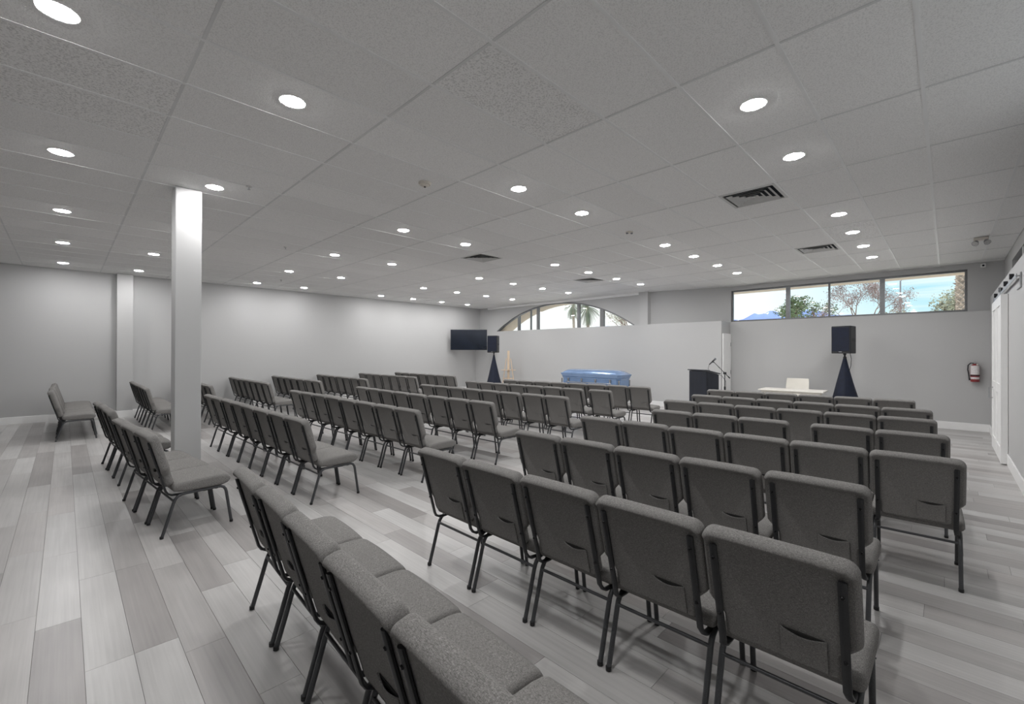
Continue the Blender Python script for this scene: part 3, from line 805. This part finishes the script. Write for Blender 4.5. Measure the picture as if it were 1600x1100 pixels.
# ------------------------------------------------------------------ easel
ea = thing('easel', 'pale wooden easel standing by the wall behind the draped speaker stand', 'easel', (11.72, 11.75, 0), math.radians(-135))
for s in (-1, 1):
    MB().tube([(.12, s * .27, 0), (-.02, s * .08, 1.35)], .016, 6).build('leg', m_wood, ea, smooth=0)
MB().tube([(-.34, 0, 0), (-.03, 0, 1.30)], .014, 6).build('rear_leg', m_wood, ea, smooth=0)
MB().box((-.01, 0, 1.12), (.022, .085, 1.04)).build('mast', m_wood, ea, smooth=0)
MB().box((.055, 0, .915), (.07, .54, .025)).build('ledge', m_wood, ea, smooth=0)
MB().box((.05, 0, .60), (.02, .34, .035)).build('cross_bar', m_wood, ea, smooth=0)

# ------------------------------------------------------------------ casket on a bier
ck = thing('casket', 'closed light blue metal casket with domed lid beneath the arched window', 'casket', (10.95, 7.39, 0))
def oct_ring(hx, hy, c, z): return [(-hx + c, -hy, z), (hx - c, -hy, z), (hx, -hy + c, z), (hx, hy - c, z), (hx - c, hy, z), (-hx + c, hy, z), (-hx, hy - c, z), (-hx, -hy + c, z)]
def stack(rows): return MB().loft([oct_ring(*r) for r in rows])
stack([(.30, 1.00, .09, .50), (.33, 1.035, .09, .50), (.33, 1.035, .09, .535), (.305, 1.01, .09, .555), (.300, 1.00, .09, .80), (.315, 1.02, .09, .83), (.315, 1.02, .09, .852)]).build('body', m_cask, ck, smooth=25)
stack([(.315, 1.02, .10, .853), (.33, 1.035, .10, .865), (.335, 1.045, .10, .90), (.355, 1.065, .10, .935), (.358, 1.068, .10, .955), (.335, 1.04, .10, .968),
       (.315, 1.01, .10, .985), (.285, .965, .11, 1.015), (.235, .90, .11, 1.048), (.17, .82, .10, 1.068), (.08, .70, .05, 1.078)]).build('lid', m_cask, ck, smooth=25)
for s in (-1, 1):
    hb = MB().tube([(s * .345, -.78, .70), (s * .345, .78, .70)], .013, 8).build('handle_bar', m_silver, ck)
    for yy in (-.72, -.24, .24, .72):
        mb = MB(); mb.box((s * .312, yy, .765), (.02, .055, .10)); mb.box((s * .328, yy, .72), (.035, .022, .05)); mb.build('handle_arm', m_silver, hb, smooth=0, bevel=.003)
    for s2 in (-1, 1):
        MB().tube([(s * .285, s2 * .985, .56), (s * .285, s2 * .985, .80)], .022, 8).build('corner_post', m_silver, ck)
bi = thing('casket_bier', 'low wheeled metal bier carrying the blue casket', 'bier', (10.95, 7.39, 0))
mb = MB(); frame_box(mb, -.26, .26, -.85, .85, .46, .50, .035); mb2 = MB()
mb2.span((-.26, -.85, .465), (-.22, .85, .497)); mb2.span((.22, -.85, .465), (.26, .85, .497)); mb2.span((-.22, -.85, .465), (.22, -.81, .497)); mb2.span((-.22, .81, .465), (.22, .85, .497))
mb2.build('top_frame', m_steel, bi, smooth=0)
for s in (-1, 1):
    MB().tube([(s * .24, -.78, .09), (s * .24, .78, .465)], .014, 8).build('cross_leg', m_steel, bi)
    MB().tube([(s * .21, .78, .09), (s * .21, -.78, .465)], .014, 8).build('cross_leg', m_steel, bi)
    for s2 in (-1, 1):
        MB().cyl((s * .225 - .015, s2 * .78, .05), (s * .225 + .015, s2 * .78, .05), .05, 16).build('wheel', m_glide, bi)

# ------------------------------------------------------------------ lectern, microphone stand
le = thing('lectern', 'tall black wooden lectern standing left of the microphone stand', 'lectern', (10.62, 4.10, 0), math.radians(-20))
# local -x is the front
mb = MB(); mb.span((-.20, -.25, .06), (-.175, .25, 1.14)); mb.build('front_panel', m_lect, le, smooth=0, bevel=.004)
for s in (-1, 1):
    MB().prism([(-.175, .06), (.20, .06), (.20, 1.06), (-.175, 1.14)], 'y', s * .25, s * .228).build('side_panel', m_lect, le, smooth=0)
mb = MB(); mb.box((.0, 0, 1.125), (.46, .56, .022), Matrix.Rotation(math.radians(11), 3, 'Y')); mb.build('top', m_lect, le, smooth=0, bevel=.004)
MB().span((-.17, -.226, .62), (.18, .226, .64)).build('shelf', m_lect, le, smooth=0)
MB().span((-.23, -.28, 0), (.22, .28, .06)).build('plinth', m_lect, le, smooth=0, bevel=.006)

ms = thing('microphone_stand', 'thin black boom microphone stand beside the lectern', 'stand', (10.95, 3.74, 0))
mb = MB(); mb.cyl((0, 0, .06), (0, 0, .72), .013, 10); mb.cyl((0, 0, .72), (0, 0, 1.08), .009, 10); mb.build('pole', m_black, ms)
for k in range(3):
    a = math.radians(40 + 120 * k); MB().tube([(.01 * math.cos(a), .01 * math.sin(a), .12), (.28 * math.cos(a), .28 * math.sin(a), .012)], .009, 8).build('leg', m_black, ms)
MB().cyl((0, 0, .70), (0, 0, .77), .02, 10).build('clutch', m_black, ms)
piv = Vector((0, 0, 1.09)); bdv = Vector((-.20, .20, .285)).normalized()
MB().cyl(piv + Vector((.02, -.02, 0)), piv - Vector((.02, -.02, 0)), .026, 12).build('swivel', m_black, ms)
bm_ = MB(); bm_.tube([piv - bdv * .15, piv + bdv * .40], .007, 8); bm_.cyl(piv - bdv * .17, piv - bdv * .11, .013, 8); bm_.cyl(piv + bdv * .17, piv + bdv * .21, .010, 8)
bm_.build('boom', m_black, ms)
tip = piv + bdv * .40
tipw = tip + Vector((10.95, 3.74, 0))
mi = thing('microphone', 'black handheld microphone clipped to the boom stand above the lectern', 'microphone', tuple(tipw))
md = Vector((.075, -.075, .10)).normalized()
MB().cyl(-md * .12, md * .05, .012, 10, .016).build('body', m_black, mi)
MB().lathe([(.004, -.028), (.020, -.018), (.026, 0), (.022, .018), (.006, .028)], n=12).build('grille', m_pole, mi).location = md * .07
MB().box((0, 0, -.01), (.03, .03, .05)).build('clip', m_black, mi, smooth=0, bevel=.004)
mc = thing('microphone_cable', 'thin black cable looping from the microphone down its stand', 'cable', tuple(tipw))
e0 = -md * .12
MB().tube([e0, e0 + Vector((-.02, .02, -.10)), e0 + Vector((.04, -.04, -.20)), e0 + Vector((.15, -.15, -.24)), Vector(e0) + Vector((.24, -.20, -.26)), Vector((10.965, 3.725, .9)) - tipw, Vector((10.972, 3.72, .3)) - tipw, Vector((10.985, 3.70, .006)) - tipw, Vector((11.4, 3.5, .006)) - tipw], .0045, 6).build('lead', m_black, mc)

# ------------------------------------------------------------------ white table and chair
tb = thing('folding_table', 'white rectangular folding table in front of the white chair', 'table', (11.55, 2.49, 0), math.radians(2))
MB().span((-.34, -.62, .715), (.34, .62, .745)).build('tabletop', m_white, tb, smooth=0, bevel=.008)
MB().span((-.28, -.56, .675), (-.262, .56, .714)).build('apron', m_white, tb, smooth=0)
MB().span((.262, -.56, .675), (.28, .56, .714)).build('apron', m_white, tb, smooth=0)
for sx in (-1, 1):
    for sy in (-1, 1):
        MB().tube([(sx * .25, sy * .50, .714), (sx * .25, sy * .52, .0)], .016, 8).build('leg', m_plast, tb)
for sy in (-1, 1): MB().tube([(-.25, sy * .515, .2), (.25, sy * .515, .2)], .010, 8).build('leg_brace', m_plast, tb)
wc = thing('white_chair', 'cream-white plastic chair behind the white table', 'chair', (12.16, 2.56, 0))
# local -x faces the table
rg = []
for i in range(9):
    v = i / 8; z = .50 + .46 * v; g = []
    for j in range(11):
        u = -1 + 2 * j / 10; g.append((.17 + .10 * v - .05 * (u * u), u * (.235 - .012 * v ** 6), z))
    g2 = [(p[0] + .018, p[1], p[2]) for p in reversed(g)]
    rg.append(g + g2)
MB().loft(rg).build('backrest', m_cream, wc, smooth=50)
MB().span((-.24, -.22, .43), (.20, .22, .455)).build('seat', m_cream, wc, smooth=40, bevel=.01)
for sx, sy in ((-1, -1), (-1, 1), (1, -1), (1, 1)):
    MB().tube([(sx * .19, sy * .19, .435), (sx * .23 , sy * .215, 0)], .014, 8).build('leg', m_steel, wc)
for s in (-1, 1): MB().tube([(.18, s * .20, .44), (.165, s * .225, .62)], .012, 8).build('back_post', m_steel, wc)

# ------------------------------------------------------------------ fire extinguisher
fe = thing('fire_extinguisher', 'red fire extinguisher with printed label hung on the half-height wall', 'extinguisher', (XP2, -.395, 1.0))
# hangs on the wall x = XP2, local -x is the room
MB().lathe([(.060, 0), (.066, .012), (.066, .29), (.055, .325), (.030, .35), (.022, .36)], c=(-.085, 0, .0), n=24).build('cylinder', m_red, fe)
mb = MB(); n = 16
for z0, z1, nm, mt in ((.145, .325, 'instruction_label', m_label), (.055, .095, 'class_label', m_label)):
    mb = MB(); r0 = .0675; pts = [(-.085 - r0 * math.cos(a), r0 * math.sin(a)) for a in [(-1.2 + 2.4 * i / n) for i in range(n + 1)]]
    inn = [(-.085 - (r0 - .002) * math.cos(a), (r0 - .002) * math.sin(a)) for a in [(1.2 - 2.4 * i / n) for i in range(n + 1)]]
    mb.prism(pts + inn, 'z', z0, z1).build(nm, mt, fe)
mb = MB(); mb.lathe([(.0675, .118), (.0695, .120), (.0695, .136), (.0675, .138)], c=(-.085, 0, 0), n=24); mb.build('strap', m_black, fe)
mb = MB(); mb.cyl((-.085, 0, .355), (-.085, 0, .39), .018, 12); mb.span((-.15, -.012, .375), (-.04, .012, .388)); mb.span((-.16, -.012, .405), (-.04, .012, .415)); mb.build('valve_handle', m_steel, fe, smooth=20)
MB().tube([(-.085, .01, .37), (-.085, .06, .375), (-.085, .095, .33), (-.085, .10, .24), (-.085, .088, .16), (-.085, .08, .06)], .010, 8).build('hose', m_black, fe)
MB().tube([(-.085, .08, .075), (-.085, .068, .03)], [.012, .02], 10).build('nozzle', m_black, fe)
MB().span((-.022, -.03, .08), (0, .03, .34)).build('wall_bracket', m_steel, fe, smooth=0)
MB().cyl((-.115, -.03, .345), (-.125, -.033, .345), .014, 12).build('gauge', m_white, fe)

# ------------------------------------------------------------------ outside
struct(MB().span((13.4, -400, -.35), (1600, 900, -.15)).build('ground', m_ground, smooth=0), 'pale gravel ground outside')
def leaf_cloud(rs, clumps, n, size, m, parent, name='foliage'):
    mb = MB()
    for c, r in clumps:
        for k in range(n):
            d = Vector((rs.gauss(0, 1), rs.gauss(0, 1), rs.gauss(0, 1))); d.normalize()
            p = Vector(c) + d * (r * rs.random() ** .4); p.z += 0
            a = Vector((rs.gauss(0, 1), rs.gauss(0, 1), rs.gauss(0, .7))); a.normalize()
            b = a.cross(Vector((rs.gauss(0, 1), rs.gauss(0, 1), rs.gauss(0, 1)))); b.normalize()
            s = size * rs.uniform(.6, 1.3)
            mb.add([p - a * s, p + b * s * .4, p + a * s, p - b * s * .4], [(0, 1, 2, 3)])
    me = bpy.data.meshes.new(name); me.from_pydata(mb.v, [], mb.f); me.materials.append(m)
    o = link(name, me, parent); o['kind'] = 'stuff'; return o
def branch(mb, rs, p, d, ln, r, depth, tips, spread=.6, ups=.25):
    q = p + d * ln * .5 + Vector((rs.uniform(-1, 1), rs.uniform(-1, 1), rs.uniform(-.3, .6))) * ln * .06
    e = p + d * ln
    mb.tube([p, q, e], [r, r * .85, r * .68], 5)
    if depth == 0: tips.append(e); return
    for k in range(2 if depth > 2 else 3):
        nd = d + Vector((rs.gauss(0, 1), rs.gauss(0, 1), rs.gauss(0, .6))) * spread; nd.z += ups; nd.normalize()
        branch(mb, rs, e, nd, ln * rs.uniform(.62, .85), r * .62, depth - 1, tips, spread, ups)
    if depth <= 2: tips.append(e)
def tree(name, label, x, y, h, seed, m_leaf, depth, spread, nleaf, lsize, lr, tr=.16, ups=.25, first=.30, lf=.23):
    rs = random.Random(seed)
    t_ = thing(name, label, 'tree', (x, y, -.15), 0)
    mb = MB(); mb.tube([(0, 0, 0), (.08, .05, h * first * .6), (.0, .1, h * first)], [tr * 1.3, tr, tr * .85], 8); mb.build('trunk', m_bark, t_)
    br = MB(); tips = []
    for k in range(4):
        d = Vector((rs.gauss(0, .6), rs.gauss(0, .8), 1)); d.normalize()
        branch(br, rs, Vector((0, .1, h * first - .05)), d, h * lf, tr * .6, depth, tips, spread, ups)
    br.build('branches', m_bark, t_, smooth=60)
    if nleaf: leaf_cloud(rs, [(tp, lr) for tp in tips], nleaf, lsize, m_leaf, t_)
    return t_
tree('leafy_tree', 'dark green leafy tree beyond the left mullion of the strip window', 52.2, 11.15, 9.0, 5, m_leafg, 2, .62, 60, .13, .62, .2)
tree('bare_tree', 'sparse rosy bare-branched tree beyond the middle of the strip window', 37.9, 3.9, 7.2, 12, m_leafr, 5, .55, 14, .05, .40, .10, first=.42, lf=.165)
tree('desert_tree', 'low sparse tree beyond the right-hand pane, beside the lamp post', 43.0, 1.2, 4.3, 21, m_leafr, 3, .6, 8, .06, .35, .08, ups=.02)
tree('olive_tree', 'broad olive-grey tree beyond the right end of the strip window', 56.2, .4, 7.9, 33, m_leafo, 3, .62, 46, .14, .85, .2)
tree('hedge_tree', 'low green treetop at the lower left of the strip window', 60.0, 18.3, 6.6, 41, m_leafg, 2, .8, 24, .16, .55, .16)
tree('pale_tree', 'pale twiggy tree beyond the right end of the arched window', 33.0, 18.6, 6.2, 52, m_leafp, 4, .6, 13, .07, .5, .12)
tree('distant_bush', 'low faint treetop beyond the middle of the arched window', 46.9, 38.0, 5.6, 61, m_leafp, 3, .8, 7, .10, .5, .12)
def palm(label, x, y, h, seed, n=34, L_=1.5, r=.17, name='palm_tree'):
    rs = random.Random(seed); t_ = thing(name, label, 'tree', (x, y, -.15), 0)
    pts = [(.12 * math.sin(i * .5), 0, h * i / 8) for i in range(9)]
    MB().tube(pts, [r * 1.2] + [r] * 8, 10).build('trunk', m_palmb, t_)
    top = Vector(pts[-1])
    for k in range(n):
        a = rs.uniform(0, 2 * PI); el = rs.uniform(-1.35, 1.2)
        d = Vector((math.cos(a) * math.cos(el), math.sin(a) * math.cos(el), math.sin(el)))
        side = d.cross(Vector((0, 0, 1))).normalized(); mb = MB(); spine = []
        for i in range(6):
            u = i / 5; spine.append(top + d * (L_ * u) + Vector((0, 0, -.55 * u * u * L_)))
        mb.tube(spine, [.02, .018, .015, .012, .009, .005], 4)
        for i in range(2, 6):
            for s in (-1, 1):
                for q in (0, .33, .66):
                    if i == 5 and q: continue
                    b_ = spine[i] if i == 5 else spine[i].lerp(spine[i + 1], q)
                    tipp = b_ + side * s * .34 + d * .22 + Vector((0, 0, -.14))
                    mb.add([b_, b_ + d * .05, tipp], [(0, 1, 2)])
        mb.build('frond', m_frond, t_, smooth=0)
    return t_
palm('fan palm with shaggy crown beyond the mullion of the arched window', 41.6, 29.0, 6.9, 3, 80, 1.25)
palm('taller palm just left of the shaggy palm beyond the arched window', 48.6, 36.2, 8.2, 4, 60, 1.15)
# shaggy near palm trunk at the right end
pt = thing('palm_tree', 'rough brown palm trunk close outside the right end of the strip window', 'tree', (25.6, -.42, -.15))
MB().tube([(0, 0, 0), (.02, .03, 4), (0, 0, 8.5)], [.20, .15, .14], 12).build('trunk', m_palmb, pt)
rs = random.Random(9); bt = MB()
for k in range(260):
    z = 2.5 + 6 * k / 260; a = k * 2.4; b_ = Vector((.145 * math.cos(a), .145 * math.sin(a), z)); d = Vector((math.cos(a), math.sin(a), .9))
    s = Vector((-math.sin(a), math.cos(a), 0)); ln = rs.uniform(.06, .13)
    bt.add([b_ - s * .07, b_ + s * .07, b_ + d * ln + s * .02, b_ + d * ln - s * .02, b_ + Vector((0, 0, .12))], [(0, 1, 2, 3), (0, 3, 4), (1, 4, 2), (2, 4, 3)])
o = bt.build('frond_stubs', m_palmb, pt, smooth=0); o['kind'] = 'stuff'
for k in range(16):
    a = rs.uniform(0, 2 * PI); d = Vector((math.cos(a), math.sin(a), rs.uniform(-.2, 1))).normalized(); mb = MB(); top = Vector((0, 0, 8.4))
    sp_ = [top + d * 1.6 * i / 5 + Vector((0, 0, -.7 * (i / 5) ** 2)) for i in range(6)]
    mb.tube(sp_, [.03, .025, .02, .015, .01, .006], 4)
    side = d.cross(Vector((0, 0, 1))).normalized()
    for i in range(1, 6):
        for s in (-1, 1): mb.add([sp_[i], sp_[i] + d * .06, sp_[i] + side * s * .45 + d * .2 - Vector((0, 0, .15))], [(0, 1, 2)])
    mb.build('frond', m_frond, pt, smooth=0)
lp = thing('street_lamp', 'slim grey lamp post beyond the right-hand pane of the strip window', 'lamp post', (46.5, 2.64, -.15))
MB().tube([(0, 0, 0), (0, 0, 7.5)], [.09, .05], 8).build('pole', m_pole, lp)
mb = MB(); mb.tube([(0, 0, 7.45), (0, -.1, 7.62), (0, -.55, 7.68)], .035, 6); mb.box((0, -.75, 7.68), (.25, .5, .08)); mb.build('lamp_head', m_pole, lp, smooth=0)
MB().box((0, 0, 6.0), (.16, .16, .7)).build('control_box', m_pole, lp, smooth=0)
# mountain ridge far away
hm = MB(); nx, ny = 8, 160; rs = random.Random(2)
ph = [(rs.uniform(0, 6.28), f, a) for f, a in ((.012, 5), (.031, 4), (.07, 2.4), (.16, 1.2))]
peaks = [(281, 82, 16), (253, 88, 22), (186, 88, 26), (330, 76, 30), (140, 70, 30), (400, 74, 60), (60, 66, 60), (520, 70, 90), (-60, 60, 80), (640, 70, 90)]
gv = []
for i in range(nx + 1):
    for j in range(ny + 1):
        y = -250 + 1050 * j / ny; u = i / nx
        hgt = max([66] + [66 + (pk - 66) * math.exp(-abs((y - py) / (w * 1.5)) ** 1.2) for py, pk, w in peaks])
        hgt += sum(a * .4 * math.sin(f * y + p) for p, f, a in ph)
        prof = math.sin(PI * min(1, .02 + u)) if u < 1 else 0
        prof = 1 - abs(u - .5) * 2
        gv.append((800 + 400 * u + 12 * math.sin(y * .03 + u * 3), y, -2 + (hgt + 2) * prof ** .8))
gf = [(i * (ny + 1) + j, (i + 1) * (ny + 1) + j, (i + 1) * (ny + 1) + j + 1, i * (ny + 1) + j + 1) for i in range(nx) for j in range(ny)]
gf2 = gf + []
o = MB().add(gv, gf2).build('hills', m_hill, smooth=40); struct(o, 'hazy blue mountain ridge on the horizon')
